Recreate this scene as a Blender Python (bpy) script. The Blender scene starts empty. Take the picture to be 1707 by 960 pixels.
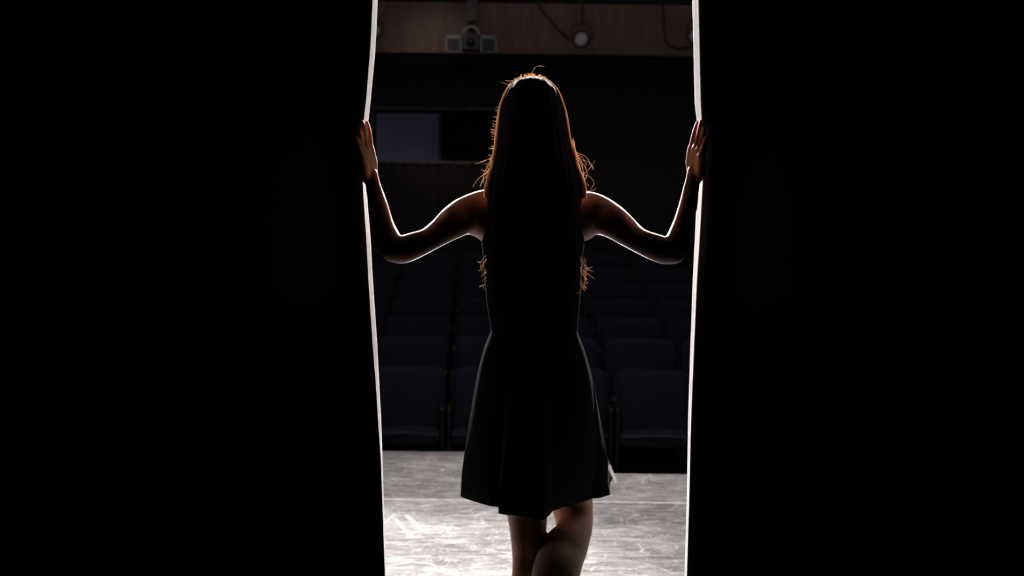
import bpy, bmesh, math, random
import numpy as np
from mathutils import Vector, Matrix
random.seed(7)
rng = np.random.RandomState(7)
C = bpy.context.scene.collection
S = bpy.context.scene

# ------------------------------------------------------------------ camera
F = 2592.0                     # focal length in pixels of the 1707 x 960 frame
CAMZ = 1.24
PITCH = math.atan(80.0 / F)
ROLL = math.radians(0.72)
fwd = Vector((0, math.cos(PITCH), -math.sin(PITCH)))
up0 = Vector((0, math.sin(PITCH), math.cos(PITCH)))
right = Vector((1, 0, 0)) * math.cos(ROLL) + up0 * math.sin(ROLL)
up = up0 * math.cos(ROLL) - Vector((1, 0, 0)) * math.sin(ROLL)
camd = bpy.data.cameras.new('camera'); cam = bpy.data.objects.new('camera', camd); C.objects.link(cam)
camd.sensor_width = 36.0; camd.lens = F * 36.0 / 1707.0
camd.clip_start = 0.05; camd.clip_end = 100
m = Matrix((right, up, -fwd)).transposed().to_4x4(); m.translation = Vector((0, 0, CAMZ))
cam.matrix_world = m
camd.dof.use_dof = True; camd.dof.focus_distance = 3.95; camd.dof.aperture_fstop = 4.8
S.camera = cam

def at(px, py, Y):
    d = fwd + right * ((px - 853.5) / F) + up * ((480 - py) / F)
    return Vector((0, 0, CAMZ)) + d * (Y / d.y)
def on_floor(px, py, z=0.0):
    d = fwd + right * ((px - 853.5) / F) + up * ((480 - py) / F)
    return Vector((0, 0, CAMZ)) + d * ((z - CAMZ) / d.z)

# ------------------------------------------------------------------ world, exposure, lamps
w = bpy.data.worlds.new('world'); S.world = w; w.use_nodes = True
w.node_tree.nodes['Background'].inputs[0].default_value = (0.5, 0.5, 0.7, 1)
w.node_tree.nodes['Background'].inputs[1].default_value = 0.0
S.view_settings.view_transform = 'Standard'; S.view_settings.look = 'None'
S.view_settings.exposure = 0.0; S.view_settings.gamma = 1.0; S.view_settings.use_curve_mapping = False

def spot(name, loc, target, energy, size_deg, blend, radius, col):
    l = bpy.data.lights.new(name, 'SPOT'); l.energy = energy; l.spot_size = math.radians(size_deg)
    l.spot_blend = blend; l.shadow_soft_size = radius; l.color = col
    o = bpy.data.objects.new(name, l); C.objects.link(o); o.location = loc
    o.rotation_euler = (Vector(target) - Vector(loc)).to_track_quat('-Z', 'Y').to_euler()
    return o
def area(name, loc, target, energy, sx, sy, col):
    l = bpy.data.lights.new(name, 'AREA'); l.energy = energy; l.shape = 'RECTANGLE'; l.size = sx; l.size_y = sy; l.color = col
    o = bpy.data.objects.new(name, l); C.objects.link(o); o.location = loc
    o.rotation_euler = (Vector(target) - Vector(loc)).to_track_quat('-Z', 'Y').to_euler()
    return o
WHITE = (1.0, 0.94, 0.92)
spot('stage_light_centre', (0.0, 12.6, 4.4), (0.0, 4.2, 1.25), 9500, 26, 0.8, 0.07, WHITE)
spot('stage_light_left', (-2.3, 12.4, 4.4), (-0.1, 4.2, 1.25), 7200, 26, 0.8, 0.07, WHITE)
spot('stage_light_right', (2.3, 12.4, 4.4), (0.1, 4.2, 1.25), 6600, 26, 0.8, 0.07, WHITE)
spot('underarm_fill', (0.05, 10.3, -0.12), (0.0, 4.0, 1.1), 600, 34, 0.5, 0.05, WHITE)  # added lamp beyond the stage edge, brightens the undersides of her arms
spot('floor_left_fill', (-1.0, 6.05, 4.9), (-0.75, 5.75, 0), 3300, 42, 1.0, 0.15, WHITE)  # added overhead lamp without a fixture, lifts the near left floor
spot('floor_far_fill', (0.3, 8.3, 4.9), (0.3, 7.3, 0), 1350, 62, 1.0, 0.15, WHITE)  # second added lamp, carries floor brightness out to the stage edge
area('bulkhead_fill', (0.3, 14.0, 4.7), (0.3, 17.4, 3.8), 6, 3.0, 0.4, (1.0, 0.86, 0.86))  # added area light that lifts the brown bulkhead, no fixture behind it
area('seat_fill', (0.3, 9.8, 3.3), (0.3, 11.6, -0.6), 10, 3.0, 0.4, (0.8, 0.8, 1.0))  # added area light, keeps the nearer seat rows from going black
spot('booth_window_fill', (-0.6, 12.5, 5.0), (-1.0, 19.2, 2.5), 90, 15, 1.0, 0.1, (1.0, 0.86, 0.80))  # added narrow lamp, brightens the booth blind and the slats around it

# ------------------------------------------------------------------ helpers
def link(name, me, mat, parent=None, smooth=True):
    o = bpy.data.objects.new(name, me); C.objects.link(o)
    if mat: me.materials.append(mat)
    if parent: o.parent = parent
    if smooth:
        for p in me.polygons: p.use_smooth = True
    return o
def tag(o, label=None, cat=None, group=None, kind=None):
    if label: o['label'] = label
    if cat: o['category'] = cat
    if group: o['group'] = group
    if kind: o['kind'] = kind
    return o
def empty(name, loc, label, cat, group=None, rz=0):
    o = bpy.data.objects.new(name, None); C.objects.link(o); o.location = loc; o.rotation_euler = (0, 0, rz)
    o.empty_display_size = 0.1
    return tag(o, label, cat, group)
class MB:
    def __init__(s): s.v = []; s.f = []
    def add(s, v, f):
        k = len(s.v); s.v += [tuple(p) for p in v]; s.f += [tuple(i + k for i in q) for q in f]
    def box(s, c, d):
        x, y, z = c; a, b, h = d[0] / 2, d[1] / 2, d[2] / 2
        s.add([(x + i * a, y + j * b, z + k * h) for i in (-1, 1) for j in (-1, 1) for k in (-1, 1)],
              [(0, 1, 3, 2), (4, 6, 7, 5), (0, 4, 5, 1), (2, 3, 7, 6), (0, 2, 6, 4), (1, 5, 7, 3)])
    def span(s, lo, hi):
        s.box([(a + b) / 2 for a, b in zip(lo, hi)], [b - a for a, b in zip(lo, hi)])
    def rings(s, rings, closed=True, cap=True):
        n = len(rings[0]); v = [p for r in rings for p in r]; f = []
        for i in range(len(rings) - 1):
            for j in range(n if closed else n - 1):
                a, b = i * n + j, i * n + (j + 1) % n
                f.append((a, b, b + n, a + n))
        if cap:
            f.append(tuple(range(n - 1, -1, -1))); f.append(tuple((len(rings) - 1) * n + j for j in range(n)))
        s.add(v, f)
    def tube(s, pts, rad, n=12, ref=None, dome=True):
        """pts: centres; rad: r or (a, b); b is measured along ref (default world Y)"""
        pts = [Vector(p) for p in pts]
        rad = [(r, r) if not isinstance(r, (tuple, list)) else r for r in rad]
        ref = Vector(ref) if ref else Vector((0, 1, 0))
        P, R, T = [], [], []
        for i, p in enumerate(pts):
            t = (pts[min(i + 1, len(pts) - 1)] - pts[max(i - 1, 0)]).normalized()
            P.append(p); R.append(rad[i]); T.append(t)
        if dome:
            h = [(P[0] - T[0] * min(R[0]) * k, (R[0][0] * q, R[0][1] * q), T[0]) for k, q in ((0.98, 0.2), (0.87, 0.5), (0.6, 0.8), (0.3, 0.954))]
            e = [(P[-1] + T[-1] * min(R[-1]) * k, (R[-1][0] * q, R[-1][1] * q), T[-1]) for k, q in ((0.3, 0.954), (0.6, 0.8), (0.87, 0.5), (0.98, 0.2))]
            P = [a[0] for a in h] + P + [a[0] for a in e]; R = [a[1] for a in h] + R + [a[1] for a in e]; T = [a[2] for a in h] + T + [a[2] for a in e]
        rs = []
        for p, (a, b), t in zip(P, R, T):
            nn = t.cross(ref)
            if nn.length < 0.05: nn = t.cross(Vector((1, 0, 0)))
            nn.normalize(); bb = nn.cross(t).normalized()
            rs.append([p + nn * a * math.cos(2 * math.pi * k / n) + bb * b * math.sin(2 * math.pi * k / n) for k in range(n)])
        s.rings(rs)
    def ball(s, c, r, nu=20, nv=12):
        rs = []
        for i in range(1, nv):
            th = math.pi * i / nv
            rs.append([(c[0] + r[0] * math.sin(th) * math.cos(2 * math.pi * k / nu), c[1] + r[1] * math.sin(th) * math.sin(2 * math.pi * k / nu),
                        c[2] - r[2] * math.cos(th)) for k in range(nu)])
        s.rings(rs)
    def mesh(s, name):
        me = bpy.data.meshes.new(name); me.from_pydata(s.v, [], s.f); me.update()
        bm = bmesh.new(); bm.from_mesh(me); bmesh.ops.recalc_face_normals(bm, faces=bm.faces); bm.to_mesh(me); bm.free()
        return me
    def build(s, name, mat, parent=None, smooth=False, bevel=0, seg=2):
        o = link(name, s.mesh(name), mat, parent, smooth)
        if bevel:
            b = o.modifiers.new('bevel', 'BEVEL'); b.width = bevel; b.segments = seg; b.limit_method = 'ANGLE'
        return o

def spline(pts, n):
    """Catmull-Rom through rows of numbers, n samples per span"""
    P = np.array(pts, float); P = np.vstack([2 * P[0] - P[1], P, 2 * P[-1] - P[-2]]); out = []
    for i in range(1, len(P) - 2):
        for t in np.linspace(0, 1, n, endpoint=False):
            a, b, c, d = P[i - 1], P[i], P[i + 1], P[i + 2]
            out.append(0.5 * (2 * b + (c - a) * t + (2 * a - 5 * b + 4 * c - d) * t ** 2 + (3 * b - a - 3 * c + d) * t ** 3))
    out.append(P[-2]); return out

# ------------------------------------------------------------------ materials
def mat(name, col, rough=0.6, metal=0, sheen=0, spec=0.5, **kw):
    mt = bpy.data.materials.new(name); mt.use_nodes = True
    b = mt.node_tree.nodes['Principled BSDF']
    b.inputs['Base Color'].default_value = (*col, 1); b.inputs['Roughness'].default_value = rough
    b.inputs['Metallic'].default_value = metal; b.inputs['Sheen Weight'].default_value = sheen
    b.inputs['Specular IOR Level'].default_value = spec
    return mt
def noisy(mt, scale, c1, c2, bump=0.0, stretch=(1, 1, 1), detail=4, lo=0.35, hi=0.65):
    nt = mt.node_tree; b = nt.nodes['Principled BSDF']
    tc = nt.nodes.new('ShaderNodeTexCoord'); mp = nt.nodes.new('ShaderNodeMapping'); mp.inputs['Scale'].default_value = stretch
    nz = nt.nodes.new('ShaderNodeTexNoise'); nz.inputs['Scale'].default_value = scale; nz.inputs['Detail'].default_value = detail
    cr = nt.nodes.new('ShaderNodeValToRGB'); cr.color_ramp.elements[0].position = lo; cr.color_ramp.elements[1].position = hi
    cr.color_ramp.elements[0].color = (*c1, 1); cr.color_ramp.elements[1].color = (*c2, 1)
    nt.links.new(tc.outputs['Object'], mp.inputs[0]); nt.links.new(mp.outputs[0], nz.inputs['Vector'])
    nt.links.new(nz.outputs[0], cr.inputs[0]); nt.links.new(cr.outputs[0], b.inputs['Base Color'])
    if bump:
        bp = nt.nodes.new('ShaderNodeBump'); bp.inputs['Strength'].default_value = bump; bp.inputs['Distance'].default_value = 0.01
        nt.links.new(nz.outputs[0], bp.inputs['Height']); nt.links.new(bp.outputs[0], b.inputs['Normal'])
    return mt
M = {}
M['velvet'] = noisy(mat('velvet', (0.03, 0.028, 0.03), 0.9, sheen=0.12, spec=0.05), 60, (0.03, 0.029, 0.031), (0.045, 0.043, 0.047), 0.2)
M['lit_edge'] = noisy(mat('pale_lit_edge', (0.5, 0.5, 0.5), 0.9, sheen=0.12, spec=0.05), 60, (0.5, 0.495, 0.5), (0.6, 0.595, 0.6), 0.2)  # lamplight on the curtain's leading edge lifted into a pale colour
M['lining'] = noisy(mat('black_lining', (0.01, 0.01, 0.01), 0.95, spec=0.02), 60, (0.007, 0.007, 0.0075), (0.011, 0.011, 0.0115), 0.2)
M['dress'] = noisy(mat('dress_cloth', (0.008, 0.008, 0.008), 0.85, sheen=0.012, spec=0.02), 300, (0.0015, 0.0015, 0.0015), (0.003, 0.003, 0.003), 0.1)
M['hair_core'] = noisy(mat('hair_core', (0.012, 0.006, 0.004), 0.7, spec=0.07), 80, (0.008, 0.004, 0.003), (0.02, 0.01, 0.006), 0.2, (6, 6, .3))
M['seat'] = noisy(mat('navy_upholstery', (0.02, 0.02, 0.04), 0.9, sheen=0.1, spec=0.2), 200, (0.030, 0.030, 0.050), (0.045, 0.045, 0.070), 0.1)
M['seat_edge'] = noisy(mat('seat_trim', (0.04, 0.04, 0.06), 0.6), 120, (0.07, 0.07, 0.09), (0.10, 0.10, 0.12))
M['black_metal'] = noisy(mat('black_metal', (0.01, 0.01, 0.012), 0.5), 40, (0.008, 0.008, 0.010), (0.014, 0.014, 0.016))
M['wood_arm'] = noisy(mat('armrest_wood', (0.2, 0.08, 0.05), 0.4), 20, (0.06, 0.03, 0.02), (0.10, 0.05, 0.036), 0, (1, .1, 1))
M['slat'] = noisy(mat('dark_wood_slats', (0.03, 0.015, 0.012), 0.6), 14, (0.012, 0.007, 0.005), (0.030, 0.016, 0.011), 0, (4, 4, .25))
M['bulkhead'] = noisy(mat('brown_board', (0.2, 0.1, 0.08), 0.7), 5, (0.17, 0.105, 0.088), (0.24, 0.15, 0.125), 0, (3, 3, .6))
M['grey_metal'] = noisy(mat('grey_metal', (0.2, 0.2, 0.21), 0.5), 30, (0.26, 0.28, 0.28), (0.36, 0.38, 0.38))
M['rail'] = noisy(mat('window_rail', (0.1, 0.1, 0.1), 0.4), 30, (0.22, 0.21, 0.21), (0.30, 0.28, 0.28))
M['blind'] = noisy(mat('pale_blind', (0.3, 0.3, 0.4), 0.8), 3, (0.42, 0.46, 0.84), (0.56, 0.60, 0.98), 0, (1, 1, .4))
M['lens'] = noisy(mat('frosted_lens', (0.6, 0.6, 0.7), 0.25), 9, (0.5, 0.5, 0.62), (0.75, 0.75, 0.88))
M['dark_wall'] = noisy(mat('dark_paint', (0.02, 0.02, 0.02), 0.9), 6, (0.012, 0.012, 0.012), (0.02, 0.02, 0.02))
M['carpet'] = noisy(mat('dark_carpet', (0.01, 0.01, 0.014), 0.95), 90, (0.007, 0.007, 0.010), (0.014, 0.014, 0.019))
M['backstage'] = noisy(mat('black_boards', (0.01, 0.01, 0.01), 0.95, spec=0.0), 12, (0.003, 0.003, 0.003), (0.005, 0.005, 0.005))
M['tape'] = noisy(mat('worn_pale_tape', (0.6, 0.55, 0.52), 0.6), 25, (0.34, 0.32, 0.31), (0.60, 0.57, 0.56))
M['tape_faint'] = noisy(mat('rubbed_tape', (0.4, 0.38, 0.36), 0.55), 25, (0.28, 0.27, 0.265), (0.42, 0.41, 0.40))
M['glass'] = mat('booth_glass', (1, 1, 1), 0.02); M['glass'].node_tree.nodes['Principled BSDF'].inputs['Transmission Weight'].default_value = 1.0; M['glass'].node_tree.nodes['Principled BSDF'].inputs['IOR'].default_value = 1.03

# skin with real subsurface scattering
sk = noisy(mat('skin', (0.75, 0.45, 0.33), 0.5, spec=0.35), 30, (0.56, 0.32, 0.23), (0.64, 0.38, 0.28)); M['skin'] = sk
b = sk.node_tree.nodes['Principled BSDF']
b.inputs['Subsurface Weight'].default_value = 1.0; b.inputs['Subsurface Radius'].default_value = (1.0, 0.22, 0.10); b.inputs['Subsurface Scale'].default_value = 0.009

# hair strands: glossy plus light passing through
hs = bpy.data.materials.new('hair_strand'); hs.use_nodes = True; nt = hs.node_tree
for n in list(nt.nodes): nt.nodes.remove(n)
out = nt.nodes.new('ShaderNodeOutputMaterial'); mx = nt.nodes.new('ShaderNodeMixShader'); mx.inputs[0].default_value = 0.35
tl = nt.nodes.new('ShaderNodeBsdfTranslucent'); tl.inputs[0].default_value = (0.55, 0.17, 0.06, 1)
pr = nt.nodes.new('ShaderNodeBsdfPrincipled'); pr.inputs['Base Color'].default_value = (0.16, 0.08, 0.05, 1); pr.inputs['Roughness'].default_value = 0.3
tc = nt.nodes.new('ShaderNodeTexCoord'); nz = nt.nodes.new('ShaderNodeTexNoise'); nz.inputs['Scale'].default_value = 30
cr = nt.nodes.new('ShaderNodeValToRGB'); cr.color_ramp.elements[0].color = (0.85, 0.52, 0.32, 1); cr.color_ramp.elements[1].color = (1.0, 0.75, 0.55, 1)
nt.links.new(tc.outputs['Object'], nz.inputs['Vector']); nt.links.new(nz.outputs[0], cr.inputs[0]); nt.links.new(cr.outputs[0], tl.inputs[0])
nt.links.new(tl.outputs[0], mx.inputs[1]); nt.links.new(pr.outputs[0], mx.inputs[2]); nt.links.new(mx.outputs[0], out.inputs[0]); M['strand'] = hs

# scuffed stage floor
def stage_material():
    mt = mat('scuffed_stage_floor', (0.3, 0.3, 0.3), 0.42); nt = mt.node_tree; b = nt.nodes['Principled BSDF']; L = nt.links.new
    tc = nt.nodes.new('ShaderNodeTexCoord')
    def mapping(scale, rot=0.0):
        mp = nt.nodes.new('ShaderNodeMapping'); mp.inputs['Scale'].default_value = scale; mp.inputs['Rotation'].default_value = (0, 0, rot)
        L(tc.outputs['Object'], mp.inputs[0]); return mp.outputs[0]
    def noise(vec, scale, detail=5, rough=0.6, dist=0.0):
        n = nt.nodes.new('ShaderNodeTexNoise'); n.inputs['Scale'].default_value = scale; n.inputs['Detail'].default_value = detail
        n.inputs['Roughness'].default_value = rough; n.inputs['Distortion'].default_value = dist; L(vec, n.inputs['Vector']); return n.outputs[0]
    def ramp(x, stops):
        r = nt.nodes.new('ShaderNodeValToRGB'); e = r.color_ramp.elements
        while len(e) < len(stops): e.new(0.5)
        for k, (p, v) in enumerate(stops): e[k].position = p; e[k].color = (v, v, v, 1) if not isinstance(v, tuple) else (*v, 1)
        L(x, r.inputs[0]); return r.outputs[0]
    def math_(op, a, c):
        n = nt.nodes.new('ShaderNodeMath'); n.operation = op
        for k, x in enumerate((a, c)):
            if isinstance(x, (int, float)): n.inputs[k].default_value = x
            else: L(x, n.inputs[k])
        return n.outputs[0]
    grain = noise(mapping((1.0, 3.2, 1)), 5.5, 10, 0.8, 0.5)
    cloud = noise(mapping((1, 1.6, 1), 0.2), 1.7, 4, 0.6)
    fine = noise(mapping((4.5, 11, 1)), 17, 6, 0.8)
    v = math_('ADD', math_('MULTIPLY', grain, 0.62), math_('ADD', math_('MULTIPLY', cloud, 0.2), math_('MULTIPLY', fine, 0.3)))
    base = ramp(v, [(0.46, (0.055, 0.052, 0.053)), (0.56, (0.17, 0.162, 0.161)), (0.66, (0.34, 0.328, 0.325))])
    sc = None
    for (sx, sy, rot, thr, ds) in ((1, 1, 0.0, 0.020, 0.14), (1.5, 1.2, 0.9, 0.020, 0.25), (0.7, 2.2, 2.0, 0.020, 0.10), (2.6, 2.2, 0.4, 0.026, 0.4), (1.9, 2.6, 1.4, 0.022, 0.5), (3.4, 3.0, 2.6, 0.03, 0.45)):
        mp = mapping((sx, sy, 1), rot)
        nd = nt.nodes.new('ShaderNodeTexNoise'); nd.inputs['Scale'].default_value = 2.4; L(mp, nd.inputs['Vector'])
        mv = nt.nodes.new('ShaderNodeVectorMath'); mv.operation = 'SCALE'; mv.inputs['Scale'].default_value = ds * 3; L(nd.outputs[1], mv.inputs[0])
        av = nt.nodes.new('ShaderNodeVectorMath'); av.operation = 'ADD'; L(mp, av.inputs[0]); L(mv.outputs[0], av.inputs[1])
        vo = nt.nodes.new('ShaderNodeTexVoronoi'); vo.feature = 'DISTANCE_TO_EDGE'; vo.inputs['Scale'].default_value = 3.2; L(av.outputs[0], vo.inputs['Vector'])
        line = ramp(vo.outputs['Distance'], [(0.0, 1.0), (thr, 0.0)])
        gate = ramp(noise(mp, 3.1, 3), [(0.49, 0.0), (0.58, 1.0)])
        s_ = math_('MULTIPLY', line, gate); sc = s_ if sc is None else math_('MAXIMUM', sc, s_)
    mxn = nt.nodes.new('ShaderNodeMix'); mxn.data_type = 'RGBA'; L(math_('MULTIPLY', sc, 0.8), mxn.inputs[0]); L(base, mxn.inputs[6]); mxn.inputs[7].default_value = (0.5, 0.48, 0.47, 1)
    L(mxn.outputs[2], b.inputs['Base Color'])
    L(ramp(v, [(0.4, 0.50), (0.7, 0.68)]), b.inputs['Roughness'])
    bp = nt.nodes.new('ShaderNodeBump'); bp.inputs['Strength'].default_value = 0.25; bp.inputs['Distance'].default_value = 0.004
    L(v, bp.inputs['Height']); L(bp.outputs[0], b.inputs['Normal'])
    return mt
M['stage'] = stage_material(); M['stage'].node_tree.nodes['Principled BSDF'].inputs['Specular IOR Level'].default_value = 0.25

# ------------------------------------------------------------------ the setting
def struct(name, mb, mt, bevel=0):
    return tag(mb.build(name, mt, bevel=bevel), kind='structure')
eL = on_floor(740, 753).y; eR = on_floor(1090, 790).y; xs = on_floor(1023, 790).x
AZ = -0.62                                              # auditorium floor at the first row
mb = MB()                                               # the thrust of the stage, an L with its front edge stepping back on the right
pts = [(-6, 4.0), (6, 4.0), (6, eR), (xs, eR), (xs, eL), (-6, eL)]
n = len(pts)
mb.add([(x, y, 0) for x, y in pts] + [(x, y, -0.10) for x, y in pts],
       [tuple(range(n)), tuple(range(2 * n - 1, n - 1, -1))] + [(i, (i + 1) % n, n + (i + 1) % n, n + i) for i in range(n)])
struct('floor', mb, M['stage'])
mb = MB(); mb.span((-6, -2.5, -0.10), (6, 4.0, -0.0)); struct('floor_backstage', mb, M['backstage'])
mb = MB(); mb.span((-6, eL - 0.12, AZ - 0.2), (xs - 0.05, eL - 0.06, -0.10)); mb.span((xs - 0.05, eR - 0.12, AZ - 0.2), (6, eR - 0.06, -0.10))
mb.span((xs - 0.11, eR - 0.06, AZ - 0.2), (xs - 0.05, eL - 0.06, -0.10)); struct('wall_stage_front', mb, M['dark_wall'])

ROW0, DROW = 11.4, 0.85
tops = [0.30, 0.475, 0.60, 0.72, 0.84, 0.97, 1.10]
floors = [t - 0.88 for t in tops]
BACKY = 19.2
mb = MB(); mb.span((-6, eR - 0.06, floors[0] - 0.12), (6, ROW0 - 0.12, floors[0]))
for k, fz in enumerate(floors):
    y0 = ROW0 - 0.12 + k * DROW; y1 = y0 + DROW if k < len(floors) - 1 else BACKY
    mb.span((-6, y0 - 0.0, floors[0] - 0.12), (6, y1, fz))
struct('floor_auditorium', mb, M['carpet'])
# back wall of vertical slats
mb = MB(); wx0, wx1 = at(622, 183, BACKY).x, at(838, 183, BACKY).x
wz1, wz0 = at(730, 184, BACKY).z, at(730, 268, BACKY).z
ZT = 5.2
mb.span((-6, BACKY + 0.03, -0.6), (6, BACKY + 0.18, wz0)); mb.span((-6, BACKY + 0.03, wz1), (6, BACKY + 0.18, ZT))
mb.span((-6, BACKY + 0.03, wz0), (wx0, BACKY + 0.18, wz1)); mb.span((wx1, BACKY + 0.03, wz0), (6, BACKY + 0.18, wz1))
x = -5.93
while x < 6:
    lo = [(-0.1, ZT)] if not (x + 0.09 > wx0 - 0.02 and x < wx1 + 0.02) else [(-0.1, wz0 - 0.03), (wz1 + 0.03, ZT)]
    for a, c in lo: mb.span((x, BACKY - 0.05, a), (x + 0.085, BACKY + 0.03, c))
    x += 0.14
struct('wall_back', mb, M['slat'])
mb = MB(); mb.span((-6.15, 4.0, -0.9), (-6, BACKY + 0.18, ZT)); struct('wall_left', mb, M['dark_wall'])
mb = MB(); mb.span((6, 4.0, -0.9), (6.15, BACKY + 0.18, ZT)); struct('wall_right', mb, M['dark_wall'])
mb = MB(); mb.span((-6.15, 4.6, ZT), (6.15, BACKY + 0.18, ZT + 0.12)); struct('ceiling', mb, M['dark_wall'])
# brown bulkhead hanging in front of the back wall, with a darker rail under it
BY = 17.2
bz0 = at(890, 90, BY).z; bz1 = at(890, 5, BY).z
mb = MB(); mb.span((-6, BY, bz0), (6, BY + 0.25, bz1)); struct('trim_1', mb, M['bulkhead'])
mb = MB(); mb.span((-6, BY - 0.03, bz1), (6, BY + 0.25, ZT)); struct('trim_2', mb, M['dark_wall'])
mb = MB(); dz = at(890, 119, BY + 0.1).z; mb.span((-6, BY + 0.08, dz), (6, BY + 0.2, bz0)); struct('trim_3', mb, M['lining'])
# control booth window
win = tag(empty('window_1', ((wx0 + wx1) / 2, BACKY, wz0), None, None), kind='structure')
wc = Vector(win.location)
mb = MB()
for z in (wz0 - 0.02, wz1 + 0.02): mb.box((0, -0.04, z - wc.z), (wx1 - wx0 + 0.05, 0.08, 0.026))
for xx in (wx0, wx1): mb.box((xx - wc.x, 0.0, (wz1 - wz0) / 2), (0.02, 0.06, wz1 - wz0))
mb.build('window_frame', M['rail'], win, bevel=0.004)
mb = MB(); xm = at(733, 225, BACKY).x; mb.box((xm - wc.x, 0.05, (wz1 - wz0) / 2), (0.03, 0.04, wz1 - wz0)); mb.build('mullion', M['black_metal'], win)
mb = MB(); H_ = wz1 - wz0; x0_, x1_ = wx0 - wc.x, wx1 - wc.x; mb.rings([[(x, .115, H_ * t), (x, .121, H_ * t), (x, .046, 0), (x, .040, 0)] for x in (x0_, x1_) for t in (1,)]); mb.build('pane', M['glass'], win)
mb = MB()
for k in range(16):                                     # gathered blind behind the left half of the glass
    a = wx0 + 0.03 + (xm - wx0 - 0.03) * k / 16; c = wx0 + 0.03 + (xm - wx0 - 0.03) * (k + 1) / 16
    mb.span((a - wc.x, 0.13 + 0.012 * (k % 2), 0.0), (c - wc.x, 0.15 + 0.012 * (k % 2), wz1 - wz0 - 0.03))
mb.build('blind', M['blind'], win)
mb = MB(); mb.span((wx0 - wc.x - 0.1, 0.9, -0.3), (wx1 - wc.x + 0.1, 1.0, 1.2)); mb.build('booth_interior', M['dark_wall'], win)

# ------------------------------------------------------------------ curtains
def curtain(side, lit, edge, label):
    """cross-sections at many heights; lit = (py, outer px, inner px) of the turned leading edge"""
    lit = sorted(lit); ys = [r[0] for r in lit]
    zs = list(np.linspace(0.015, 3.9, 150)); rings = []
    for z in zs:
        py = 400 + (CAMZ - z) * F / 4.1
        o = np.interp(py, ys, [r[1] for r in lit]); i_ = np.interp(py, ys, [r[2] for r in lit])
        if z > 1.9:
            o += -side * (z - 1.9) * 8; i_ += -side * (z - 1.9) * 8
        amp = 0.045 + 0.015 * math.sin(z * 1.3); ph = 0.35 * math.sin(z * 0.8 + side)
        yE, yF = 4.04, 4.14
        pE = at(o, py, yE); pF = at(i_, py, yF); pE.z = pF.z = z
        pB = Vector((pF.x + side * 0.10, yF + 0.05, z))
        P = [Vector((pF.x + side * 0.30, yF + 0.02, z)), pB, Vector((pF.x + side * 0.018, yF + 0.014, z)), pF, pF.lerp(pE, 0.33) + Vector((-side * 0.0015, 0, 0)), pF.lerp(pE, 0.7), pE]
        if side > 0:
            q = at(o + 2, py, 4.028); q.z = z; P.append(q)
            q = at(o + 9 + 1.5 * math.sin(z * 3), py, 4.022); q.z = z; P.append(q)
            q = at(o + 16, py, 4.03); q.z = z; P.append(q)
            x0, y0 = q.x, q.y
        else:
            q = at(o - 3, py, 4.028); q.z = z; P.append(q); x0, y0 = q.x, q.y
        for k in range(1, 34):
            d = k * 0.085
            P.append(Vector((x0 + side * d, y0 + 0.05 * min(1, k / 3) + amp * math.sin(k * math.pi / 2 * 0.9 + ph) , z)))
        rings.append([tuple(v) for v in spline([tuple(p) for p in P], 4)])
    mb = MB(); mb.rings(rings, closed=False, cap=False)
    me = bpy.data.meshes.new('stage_curtain'); me.from_pydata(mb.v, [], mb.f); me.update()
    if sum(p.normal.y * p.area for p in me.polygons if abs(p.center.x) > 1.0) < 0: me.flip_normals()   # face side towards the audience
    o = link('stage_curtain', me, M['velvet'])
    s = o.modifiers.new('thick', 'SOLIDIFY'); s.thickness = 0.004; s.offset = 0; me.materials.append(M['lining']); me.materials.append(M['lit_edge']); s.material_offset = 1
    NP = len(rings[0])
    for k, p in enumerate(me.polygons):                 # the leading edge gets paler cloth, its lit brightness put into the colour
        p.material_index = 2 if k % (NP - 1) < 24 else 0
    return tag(o, label, 'curtain', 'black stage curtains')
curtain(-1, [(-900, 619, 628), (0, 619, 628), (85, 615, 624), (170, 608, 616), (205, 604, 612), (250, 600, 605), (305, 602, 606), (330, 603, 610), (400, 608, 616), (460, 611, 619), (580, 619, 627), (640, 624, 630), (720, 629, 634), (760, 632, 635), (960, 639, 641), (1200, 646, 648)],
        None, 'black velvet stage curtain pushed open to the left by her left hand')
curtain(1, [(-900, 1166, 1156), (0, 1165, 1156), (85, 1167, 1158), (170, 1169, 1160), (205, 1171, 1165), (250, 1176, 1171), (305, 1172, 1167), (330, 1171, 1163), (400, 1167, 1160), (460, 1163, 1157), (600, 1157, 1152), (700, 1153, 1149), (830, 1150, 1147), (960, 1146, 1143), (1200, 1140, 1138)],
        None, 'black velvet stage curtain pushed open to the right by her right hand')

# ------------------------------------------------------------------ the woman
person = empty('person', (at(888, 900, 4.0).x, 4.0, 0), 'woman in short black dress seen from behind, arms raised holding both curtains open', 'person')
PL = Vector(person.location)
def build_local(mb, name, mt, parent=person, **kw):
    mb.v = [tuple(Vector(v) - PL) for v in mb.v]
    return mb.build(name, mt, parent, **kw)

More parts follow.
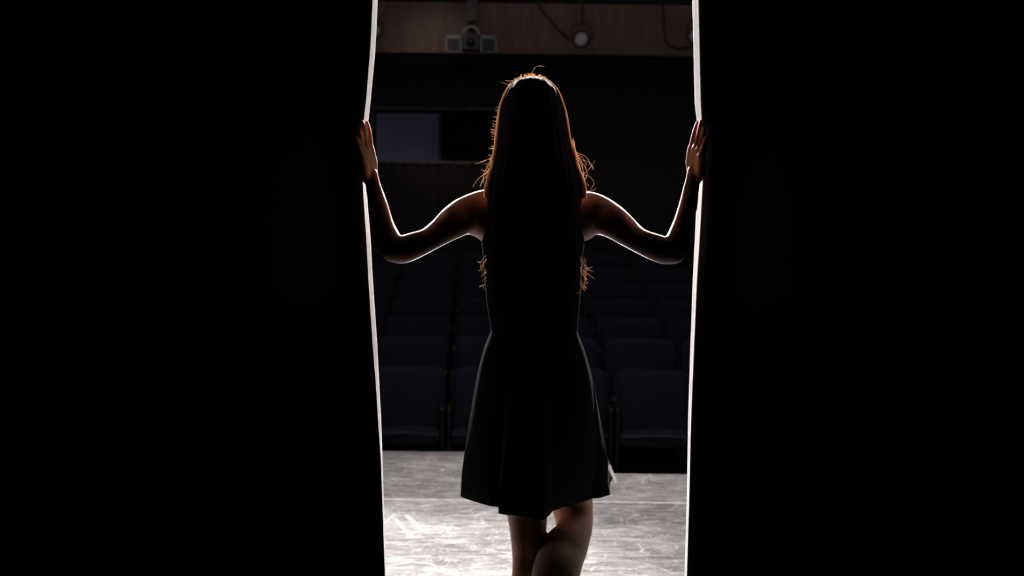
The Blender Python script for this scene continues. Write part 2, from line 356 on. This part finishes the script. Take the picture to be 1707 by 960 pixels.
B = MB()
def station(rows, asp=1.0, n=20, mbx=B):
    """rows of (edge A px, py, edge B px, py, Y, depth ratio)"""
    rows = spline(rows, 3); P, R = [], []
    for ax, ay, bx, by, Y, k in rows:
        a, b_ = at(ax, ay, Y), at(bx, by, Y); P.append((a + b_) / 2); R.append(((a - b_).length / 2, (a - b_).length / 2 * k))
    mbx.tube(P, R, n)
def arm(mirror):
    def q(x): return x
    L = dict(up=[(828, 322, 826, 408, 4.0, .75), (808, 315, 810, 402, 4.0, .85), (787, 321, 793, 395, 3.99, .95), (768, 331, 775, 392, 3.98, 1), (750, 346, 755, 400, 3.95, 1),
                 (733, 364, 735, 409, 3.93, 1), (714, 380, 712, 420, 3.90, 1), (694, 387, 688, 431, 3.88, 1), (676, 394, 664, 439, 3.87, 1), (663, 398, 648, 436, 3.87, 1)],
             fo=[(664, 426, 648, 430, 3.87, 1.3), (672, 404, 641, 430, 3.87, 1.1), (667, 391, 633, 412, 3.88, 1.05), (656, 370, 624, 382, 3.90, 1), (646, 338, 616, 350, 3.92, .95), (638, 316, 612, 326, 3.94, .85), (633, 302, 609, 309, 3.95, .72), (630, 288, 604, 292, 3.96, .65)])
    Rr = dict(up=[(950, 322, 952, 408, 4.0, .75), (970, 319, 968, 402, 4.0, .85), (990, 320, 985, 396, 3.99, .95), (1010, 331, 1004, 393, 3.98, 1), (1030, 346, 1024, 400, 3.95, 1),
                  (1050, 366, 1046, 412, 3.93, 1), (1066, 380, 1064, 421, 3.90, 1), (1086, 389, 1092, 433, 3.88, 1), (1104, 396, 1116, 440, 3.87, 1), (1117, 400, 1130, 439, 3.87, 1)],
              fo=[(1114, 427, 1131, 432, 3.87, 1.3), (1106, 404, 1139, 432, 3.87, 1.1), (1112, 391, 1146, 412, 3.88, 1.05), (1124, 364, 1154, 378, 3.90, 1), (1133, 336, 1161, 350, 3.92, .95), (1139, 312, 1164, 323, 3.94, .85), (1143, 297, 1167, 304, 3.95, .72), (1146, 282, 1170, 286, 3.96, .65)])
    d = Rr if mirror else L
    station(d['up']); station(d['fo'])
arm(False); arm(True)
def hand(fing, palm, thumb):
    for a in palm:                                       # metacarpals side by side make the palm
        B.tube([at(*p) for p in a], [.0125, .0135, .0115], 10)
    for f in fing:
        pts = [at(*p) for p in f]; B.tube(pts, [.0092, .0086, .0080, .0066][:len(pts)], 10)
    B.tube([at(*p) for p in thumb], [.0125, .0105, .009, .0075], 10)
hand([[(617, 248, 3.99), (616, 233, 3.992), (614.5, 219, 3.997), (611.5, 205, 4.003)],
      [(610, 247, 3.97), (608, 230, 3.972), (605.5, 217, 3.976), (603, 203, 3.982)],
      [(604, 252, 3.95), (600.5, 236, 3.95), (598, 224, 3.953), (596, 213, 3.958)],
      [(602, 262, 3.932), (598, 248, 3.93), (595, 239, 3.932), (592, 231, 3.936)]],
     [[(622, 300, 3.965), (621, 270, 3.985), (617, 248, 3.99)], [(616, 300, 3.955), (614, 270, 3.968), (610, 248, 3.97)],
      [(611, 298, 3.945), (607, 272, 3.950), (604, 252, 3.95)], [(608, 294, 3.94), (606, 275, 3.938), (602, 262, 3.932)]],
     [(620, 292, 3.975), (620, 274, 4.01), (618, 260, 4.035), (615, 247, 4.05)])
hand([[(1153, 248, 3.99), (1156, 232, 3.992), (1159, 219, 3.997), (1163, 205, 4.003)],
      [(1160, 246, 3.97), (1164, 230, 3.972), (1167, 217, 3.976), (1169, 203, 3.982)],
      [(1166, 250, 3.95), (1170, 236, 3.95), (1173, 224, 3.953), (1175, 214, 3.958)],
      [(1169, 260, 3.932), (1173, 247, 3.93), (1176, 239, 3.932), (1178, 231, 3.936)]],
     [[(1154, 298, 3.965), (1151, 270, 3.985), (1153, 248, 3.99)], [(1160, 298, 3.955), (1158, 270, 3.968), (1160, 247, 3.97)],
      [(1165, 296, 3.945), (1165, 272, 3.950), (1166, 250, 3.95)], [(1168, 292, 3.94), (1169, 275, 3.938), (1169, 260, 3.932)]],
     [(1157, 290, 3.975), (1157, 274, 4.01), (1158, 260, 4.035), (1161, 247, 4.05)])
def hring(L, R, py, Y, k, n=28):
    a, b_ = at(L, py, Y), at(R, py, Y); c = (a + b_) / 2; r = (b_ - a).length / 2
    return [(c.x + r * math.cos(2 * math.pi * j / n), c.y + k * math.sin(2 * math.pi * j / n), c.z) for j in range(n)]
# torso: (left, right, py, Y, half depth)
T = [(868, 906, 296, 4.0, .05), (864, 910, 310, 3.995, .055), (846, 930, 322, 3.99, .065), (826, 952, 334, 3.99, .075), (812, 966, 352, 3.99, .088), (812, 966, 385, 4.0, .098), (815, 962, 420, 4.005, .105),
     (818, 960, 460, 4.005, .10), (822, 960, 510, 4.0, .088), (826, 957, 555, 4.0, .085), (822, 966, 600, 4.0, .10), (812, 976, 660, 3.99, .115), (808, 982, 710, 3.985, .115), (812, 980, 745, 3.99, .10), (824, 968, 765, 3.99, .07)]
B.rings([hring(*r) for r in spline(T, 3)])
# head, neck, face
hc = at(888, 198, 4.005)
B.tube([at(888, 325, 3.99), at(888, 290, 3.995), at(888, 258, 4.0)], [.055, .052, .05], 20)
B.ball((hc.x, 4.0, hc.z + 0.025), (.072, .092, .083), 28, 18)              # skull
B.ball((hc.x, 4.03, hc.z - 0.035), (.058, .066, .078), 28, 18)            # jaw
B.ball((hc.x, 4.083, hc.z - 0.093), (.020, .016, .016))                   # chin
B.tube([(hc.x, 4.088, hc.z + .012), (hc.x, 4.102, hc.z - .012), (hc.x, 4.112, hc.z - .03)], [.008, .009, .011], 10)
B.ball((hc.x, 4.096, hc.z - .062), (.023, .009, .005)); B.ball((hc.x, 4.095, hc.z - .071), (.020, .009, .006))
for s in (-1, 1):
    B.ball((hc.x + s * .031, 4.078, hc.z + .006), (.0145, .0125, .010))
    B.tube([(hc.x + s * .016, 4.092, hc.z + .024), (hc.x + s * .034, 4.088, hc.z + .029), (hc.x + s * .05, 4.074, hc.z + .022)], [.006, .006, .005], 8)
    B.ball((hc.x + s * .076, 4.0, hc.z - .008), (.008, .017, .029))
    B.ball((hc.x + s * .040, 4.06, hc.z - .035), (.022, .025, .022))
# legs
station([(812, 750, 893, 750, 3.99, 1.0), (826, 790, 908, 790, 3.99, 1.0), (838, 830, 914, 830, 3.995, 1.0), (845, 858, 913, 858, 4.0, 1), (849, 880, 911, 880, 4.0, 1), (852, 905, 908, 905, 4.0, 1.05), (854, 932, 905, 932, 4.0, 1.05),
         (853, 965, 905, 965, 3.99, 1.1), (850, 1005, 904, 1005, 3.985, 1.1), (855, 1060, 898, 1060, 3.99, 1.05), (862, 1120, 891, 1120, 4.0, 1.0), (864, 1165, 888, 1165, 4.0, 1.1), (862, 1182, 890, 1182, 4.0, 1.2)], n=24)
station([(888, 750, 974, 750, 4.03, 1.0), (902, 790, 984, 790, 4.07, 1.0), (917, 835, 988, 835, 4.09, .9), (923, 858, 989, 858, 4.08, .9), (927, 878, 988, 880, 4.06, 1.0), (920, 897, 984, 893, 4.03, 1.05), (905, 913, 980, 911, 3.99, 1.05), (895, 930, 973, 932, 3.96, 1.0),
         (885, 962, 965, 962, 3.91, 1.05), (879, 1010, 948, 1010, 3.87, 1.05), (876, 1070, 925, 1075, 3.84, 1.0), (868, 1140, 902, 1145, 3.81, 1.0), (864, 1200, 892, 1205, 3.79, 1.1), (862, 1222, 892, 1225, 3.785, 1.2)], n=24)
def foot(cx, Y, sx):
    B.tube([(cx, Y - .035, .032), (cx, Y + .02, .045), (cx + sx * .3, Y + .09, .032), (cx + sx * .6, Y + .15, .018)], [(.028, .03), (.034, .042), (.040, .028), (.042, .014)], 16, ref=(0, 0, 1))
    for k in range(5):
        tx = cx + sx * .6 + (k - 2) * .0165 * (1 if sx > 0 else -1)
        l = (.045, .048, .042, .036, .028)[4 - k]
        B.tube([(tx, Y + .14, .013), (tx, Y + .15 + l, .0105)], [.010, .0085], 8, ref=(0, 0, 1))
foot(at(876, 1190, 4.0).x, 3.985, -.02)
foot(at(878, 1240, 3.79).x, 3.775, .02)
body = build_local(B, 'body', M['skin'], smooth=True)
r_ = body.modifiers.new('one_surface', 'REMESH'); r_.mode = 'VOXEL'; r_.voxel_size = 0.0035; r_.use_smooth_shade = True
s_ = body.modifiers.new('soften', 'SMOOTH'); s_.factor = 0.5; s_.iterations = 4

# dress: bodice and skirt in one lofted sheet, hem lifted and pushed into folds
D = MB(); rows = [(832, 944, 340, 3.985, .085, 0), (820, 957, 358, 3.985, .096, 0), (808, 970, 385, 3.99, .106, 0), (805, 972, 404, 4.0, .114, 0), (807, 969, 430, 4.005, .116, 0), (810, 967, 470, 4.005, .108, 0), (814, 964, 510, 4.0, .096, 0), (819.5, 961, 545, 4.0, .092, 0),
                  (819, 962, 556, 4.0, .093, .05), (808, 973, 585, 4.0, .115, .2), (798, 985, 625, 4.0, .14, .4), (788, 997, 680, 4.01, .17, .6), (779, 1008, 740, 4.02, .20, .8), (773, 1016, 785, 4.03, .225, .95), (770, 1019, 818, 4.03, .24, 1.0)]
NA = 300; rings = []
zh = at(770, 828, 4.03).z; HC = Vector((at(893, 828, 4.0).x, 4.02, zh))
HEM = [(771, 803), (770.5, 815), (770, 828), (784, 833), (800, 838), (818, 843), (835.5, 845.5), (834, 850), (832.5, 856), (845, 858), (862, 859), (880, 862), (895, 866), (905, 866.5), (913, 860), (919, 852), (930, 848), (944, 843), (962, 838), (980, 833),
       (985, 831), (1000, 829.5), (1015, 825), (1014, 812), (1016, 804), (1020, 797), (1012, 790), (985, 797), (955, 788), (925, 795), (895, 786), (865, 794), (835, 787), (805, 796), (782, 792)]
hp = [on_floor(x, y, zh) for x, y in HEM]
hp = [Vector(tuple(p)) for a_, b_ in zip(hp, hp[1:] + hp[:1]) for p in (a_, a_.lerp(b_, .25), a_.lerp(b_, .5), a_.lerp(b_, .75))]
ha = np.array([math.atan2(p.y - HC.y, p.x - HC.x) for p in hp]); hr = np.array([math.hypot(p.y - HC.y, p.x - HC.x) for p in hp])
o_ = np.argsort(ha); ha = ha[o_]; hr = hr[o_]; ha = np.concatenate([ha - 2 * math.pi, ha, ha + 2 * math.pi]); hr = np.concatenate([hr] * 3)
srows = spline(rows, 6); ztop = at(890, 556, 4.0).z
for i_, (L_, R_, py, Y, dp, am) in enumerate(srows):
    a, b_ = at(L_, py, Y), at(R_, py, Y); c = (a + b_) / 2; last = i_ == len(srows) - 1
    cz = zh if last else max(c.z, zh + .004); k = min(1.0, max(0.0, (ztop - cz) / (ztop - zh))); w_ = k ** 1.3; hw = (b_.x - a.x) / 2
    P = []
    for j in range(NA):
        t = 2 * math.pi * j / NA; h_ = np.interp(t, ha, hr)
        ex, ey = c.x + hw * math.cos(t), Y + dp * math.sin(t)
        P.append([ex * (1 - w_) + (HC.x + h_ * math.cos(t)) * w_, ey * (1 - w_) + (HC.y + h_ * math.sin(t)) * w_])
    P = np.array(P)
    if not last:
        x0, x1 = P[:, 0].min(), P[:, 0].max(); q_ = (a.x + (P[:, 0] - x0) / (x1 - x0) * (b_.x - a.x)); P[:, 0] = q_ * (1 - k ** 6) + P[:, 0] * k ** 6
    rings.append([(x_, y_, cz) for x_, y_ in P])
D.rings(rings, closed=True, cap=False)
dress = build_local(D, 'dress', M['dress'], smooth=True)
s_ = dress.modifiers.new('cloth', 'SOLIDIFY'); s_.thickness = 0.003; s_.offset = 1
for px in (846, 930):
    T_ = MB(); T_.tube([at(px, 356, 3.895), at(px, 330, 3.90), at(px, 318, 3.93), at(px, 312, 3.985), at(px, 322, 4.04), at(px, 345, 4.075)], [(.020, .003)] * 6, 10, ref=(0, -.3, 1), dome=False)
    st = build_local(T_, 'shoulder_strap', M['dress'], dress, smooth=True)

# hair: solid mass, open towards the face, then strands over it
Hrow = [(872, 900, 130, 4.0, .03), (858, 915, 136, 4.0, .062), (847, 927, 148, 4.0, .085), (838, 936, 167, 4.0, .100), (832, 943, 190, 3.998, .108), (829, 947, 215, 3.995, .110), (827, 951, 240, 3.985, .108), (823, 957, 264, 3.965, .100), (818, 965, 292, 3.94, .085),
        (812, 970, 318, 3.915, .070), (814, 967, 350, 3.90, .060), (818, 962, 390, 3.895, .050), (815, 962, 430, 3.895, .042), (814, 962, 462, 3.90, .035), (822, 954, 484, 3.905, .022)]
hrow = spline(Hrow, 4)
def hair_pt(v, ang, off=0.0):
    """v in 0..1 down the hair; ang 0 = straight to the camera, +-90 deg = the sides"""
    k = v * (len(hrow) - 1); i = min(int(k), len(hrow) - 2); t = k - i
    L_, R_, py, Y, dp = [(1 - t) * a + t * b_ for a, b_ in zip(hrow[i], hrow[i + 1])]
    a, b_ = at(L_, py, Y), at(R_, py, Y); c = (a + b_) / 2; r = (b_.x - a.x) / 2
    if v < .05: off *= 1
    return Vector((c.x + (r + off) * math.sin(ang), c.y - (dp + off) * math.cos(ang), c.z + (off if v < .03 else 0)))
Hm = MB(); outer = []; NV = 60; NU = 48
for i in range(NV + 1):
    v = i / NV
    am = math.radians(180 if v < .13 else (180 - (v - .13) / .17 * 62 if v < .3 else (118 - (v - .3) / .2 * 20 if v < .5 else 98)))
    ring = [hair_pt(v, -am + 2 * am * j / NU, 0.0015 * math.sin(j * 2.1 + math.sin(v * 9) * 2)) for j in range(NU + 1)]
    inn = []
    for j in range(NU, -1, -1):
        p = ring[j]; c_ = hair_pt(v, 0, 0).lerp(hair_pt(v, math.pi, 0), .5)
        inn.append(p + (c_ - p).normalized() * min(0.018, (c_ - p).length * .45))
    outer.append([tuple(p) for p in ring + inn])
Hm.rings(outer)
hair = build_local(Hm, 'hair', M['hair_core'], smooth=True)
St = MB()
def strand(pts, r0, r1=None):
    r1 = r0 * .5 if r1 is None else r1
    n = len(pts); rs = []
    for i, p in enumerate(pts):
        t = (pts[min(i + 1, n - 1)] - pts[max(i - 1, 0)]).normalized(); a = t.cross(Vector((0, 1, 0.1))).normalized(); b2 = a.cross(t)
        r = r0 + (r1 - r0) * i / (n - 1)
        rs.append([p + (a * math.cos(k * 2.0944) + b2 * math.sin(k * 2.0944)) * r for k in range(3)])
    St.rings(rs)
for i in range(2300):
    side = random.choice((-1, 1))
    a0 = side * math.radians(max(74, random.gauss(96, 12)))
    v0 = random.uniform(0.0, .14) if random.random() < .5 else random.uniform(.1, .5); v1 = min(.67, v0 + random.uniform(.25, .9))
    if random.random() < .4: v1 = .63 + random.uniform(0, .04)
    off = abs(random.gauss(0, .0013)) + .0004; ph = random.uniform(0, 6)
    wid = .0006 + .003 * random.random() * (1 if random.random() < .15 else .25)
    pts = []
    for k in range(15):
        t = k / 14; v = v0 + (v1 - v0) * t
        an = a0 + side * .05 * math.sin(ph + t * 5) * random.uniform(.8, 1.2)
        if v > .13: an = max(-2.0, min(2.0, an))
        flare = (.010 * random.random() if side > 0 else .005 * random.random()) * max(0, min(1, (v - .5) / .1)) * (1 - max(0, min(1, (v - .68) / .06)))
        pts.append(hair_pt(v, an, off + wid * math.sin(ph * 2 + t * 9) * t + flare))
    strand(pts, random.uniform(.0004, .0007))
# loose hairs on the crown and sides
for i in range(170):                                    # crown fuzz
    px = random.gauss(886, 16); p = at(px, 128 + abs(px - 886) ** 2 * .012, 4.0 + random.uniform(-.03, .03))
    d = Vector((random.gauss(0, .8), 0, random.uniform(.15, .8))).normalized(); l = random.uniform(.004, .013)
    q = p + d * l; strand([p - Vector((0, 0, .004)), p.lerp(q, .5) + Vector((0, 0, .001)), q + Vector((0.001, 0, -.001))], .0006, .0002)
for i in range(30):                                     # short broken hairs at the left edge
    v = random.uniform(.25, .58); p = hair_pt(v, -math.pi / 2, 0); l = random.uniform(.008, .018); q = p + Vector((-l, 0, random.uniform(-.3, .5) * l))
    strand([p + Vector((.003, .01, .004)), p.lerp(q, .5) - Vector((0, -.008, .0015)), q + Vector((-.0005, .008, .0005))], .00045, .0002)
WS = [[(856, 137), (848, 141), (841, 139), (834, 136)], [(858, 134), (849, 135), (842, 134)], [(887, 127), (889, 117), (896, 110), (908, 111)], [(889, 130), (900, 128), (909, 130), (915, 134)],
      [(819, 263), (812, 266), (803, 270), (792, 273)], [(822, 262), (812, 266), (800, 270)], [(821, 268), (816, 281), (808, 285), (802, 282)], [(820, 275), (812, 287), (806, 296), (800, 309)], [(818, 280), (808, 290), (797, 298), (787, 313)],
      [(815, 290), (806, 300), (800, 312)], [(822, 255), (814, 275), (806, 290), (806, 305)], [(814, 318), (806, 326), (797, 334), (789, 343)],
      [(950, 240), (958, 255), (970, 262), (978, 275)], [(952, 248), (965, 256), (976, 261), (990, 281)], [(954, 255), (968, 266), (980, 270), (990, 284)], [(956, 262), (972, 274), (979, 290), (969, 305)], [(956, 250), (966, 268), (973, 290), (970, 312)],
      [(960, 300), (975, 292), (985, 296), (990, 306), (984, 316)], [(965, 312), (975, 300), (979, 288), (974, 272)], [(955, 262), (961, 280), (968, 300), (978, 318)], [(962, 318), (975, 318), (986, 318), (994, 314)], [(953, 245), (963, 258), (970, 272), (973, 300)],
      [(960, 270), (966, 284), (973, 300), (982, 310)], [(957, 285), (968, 290), (980, 284), (992, 268)], [(974, 446), (984, 451), (990, 453)], [(972, 450), (982, 458), (992, 466)], [(973, 440), (980, 447), (988, 444)], [(968, 470), (975, 474), (980, 470)], [(970, 478), (966, 487), (960, 489)],
      [(974, 430), (977, 445), (973, 470)], [(971, 455), (976, 468), (968, 484)], [(806, 432), (799, 438), (796, 434)], [(806, 440), (802, 450), (797, 451)], [(808, 474), (802, 476), (799, 478)], [(808, 470), (805, 480), (810, 484)], [(803, 436), (801, 446), (805, 452)]]
for wv in WS:
    py = wv[0][1]; Y = 4.0 if py < 250 else (3.97 if py < 320 else 3.9)
    pts = [at(float(p[0]), float(p[1]), Y) for p in spline(wv, 5)]; strand(pts, .0004, .00025)
for i in range(34):                                     # tufts low on the right, a few on the left
    s = 1 if i < 25 else -1; x0, y0 = (972, 450) if s > 0 else (806, 446)
    y1 = y0 + random.uniform(-18, 34); a = at(x0 - s * 5, y1 - 6, 3.9); c_ = at(x0 + s * random.uniform(0, 8 if s > 0 else 4), y1 + random.uniform(0, 10), 3.9)
    strand([a, a.lerp(c_, .5) + Vector((s * .002, 0, 0)), c_], .0004, .0002)
for i in range(90):                                     # orange brush of hair resting on each shoulder
    s = 1 if i < 60 else -1; x0 = 968 if s > 0 else 815
    top = at(x0 - s * 14 + random.uniform(-3, 3), 240 + random.uniform(-10, 25), 3.965); bot = at(x0 + s * random.uniform(-6, 9 if s > 0 else 4), random.uniform(305, 325), 3.93); mid = top.lerp(bot, .5) + Vector((s * random.uniform(-.004, .003), 0, 0))
    strand([top, top.lerp(mid, .5) , mid, mid.lerp(bot, .5) + Vector((s * random.uniform(-.003, .004), 0, 0)), bot], .0005, .0003)
build_local(St, 'hair_strands', M['strand'], hair)['label'] = 'loose backlit strands along the edge of the hair'
# fine down along the forearms
# ------------------------------------------------------------------ theatre seats
def rbox(mb, w_, d_, h_, c, r, seg=5, puff=0.0):
    """slab with rounded top/side corners in the X-Z plane"""
    prof = []
    for (sx, sz, a0) in ((1, 1, 0), (-1, 1, 90), (-1, -1, 180), (1, -1, 270)):
        for k in range(seg + 1):
            a = math.radians(a0 + 90 * k / seg); prof.append((sx * (w_ / 2 - r) + r * math.cos(a), sz * (h_ / 2 - r) + r * math.sin(a)))
    rings = []
    for (yy, sc) in ((-d_ / 2 - puff, .80), (-d_ / 2 - puff * .6, .92), (-d_ / 2 + .012, .985), (-d_ / 2 + .03, 1), (d_ / 2 - .02, 1), (d_ / 2, .97)):
        rings.append([(c[0] + x * sc, c[1] + yy, c[2] + z * sc) for x, z in prof])
    mb.rings(rings)
def make_seat():
    root = empty('theatre_seat', (0, 0, 0), None, None)
    mb = MB(); rbox(mb, .535, .09, .50, (0, .40, .63), .07, puff=.02); bk = mb.build('backrest', M['seat'], root, smooth=True)
    mb = MB(); rbox(mb, .50, .035, .48, (0, .462, .62), .06); mb.build('back_shell', M['black_metal'], root, smooth=True)
    mb = MB()
    rings = []
    for (yy, zz, hh, ww) in ((-.02, .405, .02, .47), (-.015, .405, .05, .50), (.03, .41, .055, .51), (.30, .395, .055, .50), (.345, .39, .04, .48)):
        rings.append([(ww / 2 * cx_, yy, zz + hh * cz_) for cx_, cz_ in ((1, -.8), (1, .6), (.85, 1), (0, 1.12), (-.85, 1), (-1, .6), (-1, -.8), (0, -1))])
    mb.rings(rings); st = mb.build('seat_cushion', M['seat'], root, smooth=True)
    mb = MB(); mb.tube([(-.245, -.022, .43), (0, -.034, .446), (.245, -.022, .43)], [.011] * 3, 8, ref=(0, 0, 1)); mb.build('piping', M['seat_edge'], st, smooth=True)
    for s in (-1, 1):
        mb = MB(); mb.box((s * .276, .20, .30), (.022, .34, .60)); mb.box((s * .276, .2, .01), (.04, .36, .02)); ps = mb.build('side_panel', M['black_metal'], root, bevel=.006)
        mb = MB(); mb.box((s * .276, .17, .618), (.030, .32, .036)); mb.build('armrest', M['wood_arm'], root, bevel=.008)
    return root
def kids(o): return [c for c in bpy.data.objects if c.parent == o]
def copy_tree(o, parent=None):
    c = o.copy(); C.objects.link(c); c.parent = parent
    for ch in kids(o): copy_tree(ch, c)
    return c
seat0 = make_seat(); first = True
rown = ['front row', 'second row', 'third row', 'fourth row', 'fifth row', 'sixth row', 'seventh row']
coln = ['first from the left curtain', 'second from the left curtain', 'third from the left curtain', 'third from the right curtain', 'second from the right curtain', 'first from the right curtain']
cols = [-1.36, -.76, -.16, .44, 1.04, 1.64]
tree_children = {}
for r in range(7):
    for c_ in range(6):
        if r < 1 and c_ in (0, 5): continue
        o = seat0 if first else copy_tree(seat0); first = False
        x = cols[c_] - .02 * r; y = ROW0 - .39 + r * DROW
        o.location = (x, y, floors[r])
        if r == 0: place = {1: 'left of the woman beside the left curtain', 2: 'half hidden behind the left side of her skirt', 3: 'half hidden behind the right side of her skirt', 4: 'right of the woman beside the right curtain'}[c_]
        else: place = coln[c_]
        lab = 'dark navy theatre seat, ' + rown[r] + ', ' + place
        tag(o, lab, 'theatre seat', 'rows of navy theatre seats')

# ------------------------------------------------------------------ lamps and gear on the bulkhead
def spotlight(px, py, Y, r, aim, label, group='round spotlights on the bulkhead'):
    c = at(px, py, Y); root = empty('spotlight', c, label, 'stage light', group)
    d = (Vector(aim) - c).normalized()
    mb = MB(); pts = [d * -.20, d * -.17, d * -.10, d * .0, d * .05]
    mb.tube(pts, [r * .35, r * .75, r * .95, r * 1.1, r * 1.15], 24, dome=False, ref=(0, .1, 1)); mb.build('housing', M['black_metal'], root, smooth=True)
    mb = MB(); rr = [(d * .045, r * .95), (d * .06, r * .85), (d * .072, r * .5), (d * .076, r * .1)]
    mb.tube([a for a, _ in rr], [b_ for _, b_ in rr], 24, dome=False, ref=(0, .1, 1)); mb.build('lens', M['lens'], root, smooth=True)
    mb = MB(); q = r * 1.35
    mb.tube([(q, -.03, 0), (q, -.02, r * 1.2), (q * .6, -.02, r * 2.0), (-q * .6, -.02, r * 2.0), (-q, -.02, r * 1.2), (-q, -.03, 0)], [.006] * 6, 8, ref=(0, 1, .1)); mb.build('yoke', M['black_metal'], root, smooth=True)
    mb = MB(); top = at(px, -45, Y).z - c.z; mb.tube([(0, -.02, r * 2), (0, -.02, top - .06)], [.012, .012], 8, ref=(0, 1, 0)); mb.build('hanger', M['black_metal'], root, smooth=True)
    return root
spotlight(970, 66, 16.7, .082, (-1.2, 8, 2.2), 'round frosted spotlight hanging on the brown bulkhead, right of her head')
spotlight(1161, 60, 16.7, .082, (.3, 5, 1.5), 'round spotlight half hidden by the bright edge of the right curtain')
spotlight(623, 52, 16.7, .075, (-.3, 5, 1.5), 'round spotlight mostly hidden by the bright edge of the left curtain')
# the big unit left of the middle: box body between two framed side units, on a bracket
PY = 16.7; c = at(785, 72, PY)
pr_ = empty('projector', c, 'dark boxy projector in a grey bracket on the brown bulkhead, above left of her head', 'projector')
mpp = PY / F
mb = MB(); mb.box((0, 0, 0), (30 * mpp, .22, 27 * mpp)); mb.build('housing', M['black_metal'], pr_, bevel=.012)
mb = MB(); mb.tube([(0, -.10, 0), (0, -.16, 0)], [.05, .045], 20, dome=False, ref=(0, 0, 1)); mb.build('lens', M['black_metal'], pr_, smooth=True)
for s in (-1, 1):
    mb = MB(); xc = s * 29 * mpp; w_, h_ = 27 * mpp, 27 * mpp; th = 3.2 * mpp
    mb.box((xc, .02, h_ / 2 - th), (w_, .06, th * 1.6)); mb.box((xc, .02, -h_ / 2), (w_, .06, th * .7))
    mb.box((xc - w_ / 2 + th / 2, .02, 0), (th, .06, h_)); mb.box((xc + w_ / 2 - th / 2, .02, 0), (th, .06, h_))
    fr = mb.build('side_bracket', M['grey_metal'], pr_, bevel=.004)
    mb = MB(); mb.box((xc, .05, -.01), (w_ - 2 * th, .10, h_ - 3 * th))
    for q in range(3): mb.box((xc, -.002, -.045 + q * .035), (w_ - 2.5 * th, .012, .008))
    mb.build('side_speaker', M['black_metal'], fr)
mb = MB(); mb.tube([(-14 * mpp, 0, 13 * mpp), (-11 * mpp, 0, 22 * mpp), (-4 * mpp, 0, 27 * mpp), (5 * mpp, 0, 27 * mpp), (11 * mpp, 0, 22 * mpp), (14 * mpp, 0, 13 * mpp)], [.013] * 6, 10); mb.build('handle', M['grey_metal'], pr_, smooth=True)
mb = MB(); mb.box((2 * mpp, .05, 55 * mpp), (20 * mpp, .06, 36 * mpp)); mb.tube([(0, .08, 25 * mpp), (0, .08, 110 * mpp)], [.03, .03], 12); mb.build('hanger', M['black_metal'], pr_, bevel=.004)
def cable(pts, label):
    c0 = at(*pts[0], 17.12); mb = MB(); P = [at(p[0], p[1], 17.16) for p in spline(pts, 8)]
    mb.tube([p - c0 for p in P], [.008] * len(P), 8); o = mb.build('cable', M['black_metal'], smooth=True); o.location = c0
    return tag(o, label, 'cable')
cable([(893, -5), (903, 16), (918, 33), (932, 50), (948, 64)], 'dark cable slanting across the bulkhead down to the round spotlight')
cable([(1103, -5), (1106, 25), (1106, 50), (1111, 70), (1122, 78), (1138, 80), (1158, 74)], 'dark cable looping along the bulkhead near the right curtain')
mb = MB(); c0 = at(890, -45, 16.7)
mb.tube([(-4.5, 0, 0), (4.5, 0, 0)], [.025, .025], 12, ref=(0, 1, 0)); o = mb.build('lighting_pipe', M['black_metal'], smooth=True); o.location = c0
tag(o, 'dark pipe across the auditorium that carries the round spotlights', 'pipe')

# ------------------------------------------------------------------ tape on the stage floor
def tape(a, b_, wd, mt, label, group=None):
    p, q = on_floor(*a), on_floor(*b_); d = (q - p); n_ = Vector((-d.y, d.x, 0)).normalized() * wd / 2; c = (p + q) / 2; mb = MB(); N = 12
    rs = []
    for i in range(N + 1):
        t = i / N; x = p.lerp(q, t) - c; j = n_ * (1 + random.uniform(-.15, .15))
        rs.append([x - j + Vector((0, 0, .0002)), x + j + Vector((0, 0, .0002)), x + j + Vector((0, 0, .0008)), x - j + Vector((0, 0, .0008))])
    mb.rings(rs); o = mb.build('floor_tape', mt); o.location = (c.x, c.y, 0); return tag(o, label, 'tape', group)
tape((560, 831), (1260, 840), .040, M['tape'], 'long pale tape line running across the whole stage floor')
tape((639, 873), (660, 856), .016, M['tape_faint'], 'short rubbed tape mark on the floor at left, slanting up to the right')
tape((658, 864), (686, 895), .022, M['tape_faint'], 'rubbed tape mark slanting down on the floor, the left one of the pair')
tape((676, 857), (704, 886), .022, M['tape_faint'], 'rubbed tape mark slanting down on the floor, the right one of the pair')
tape((1016, 776), (1027, 804), .010, M['tape'], 'short pale tape strip along the stage corner beside her skirt')
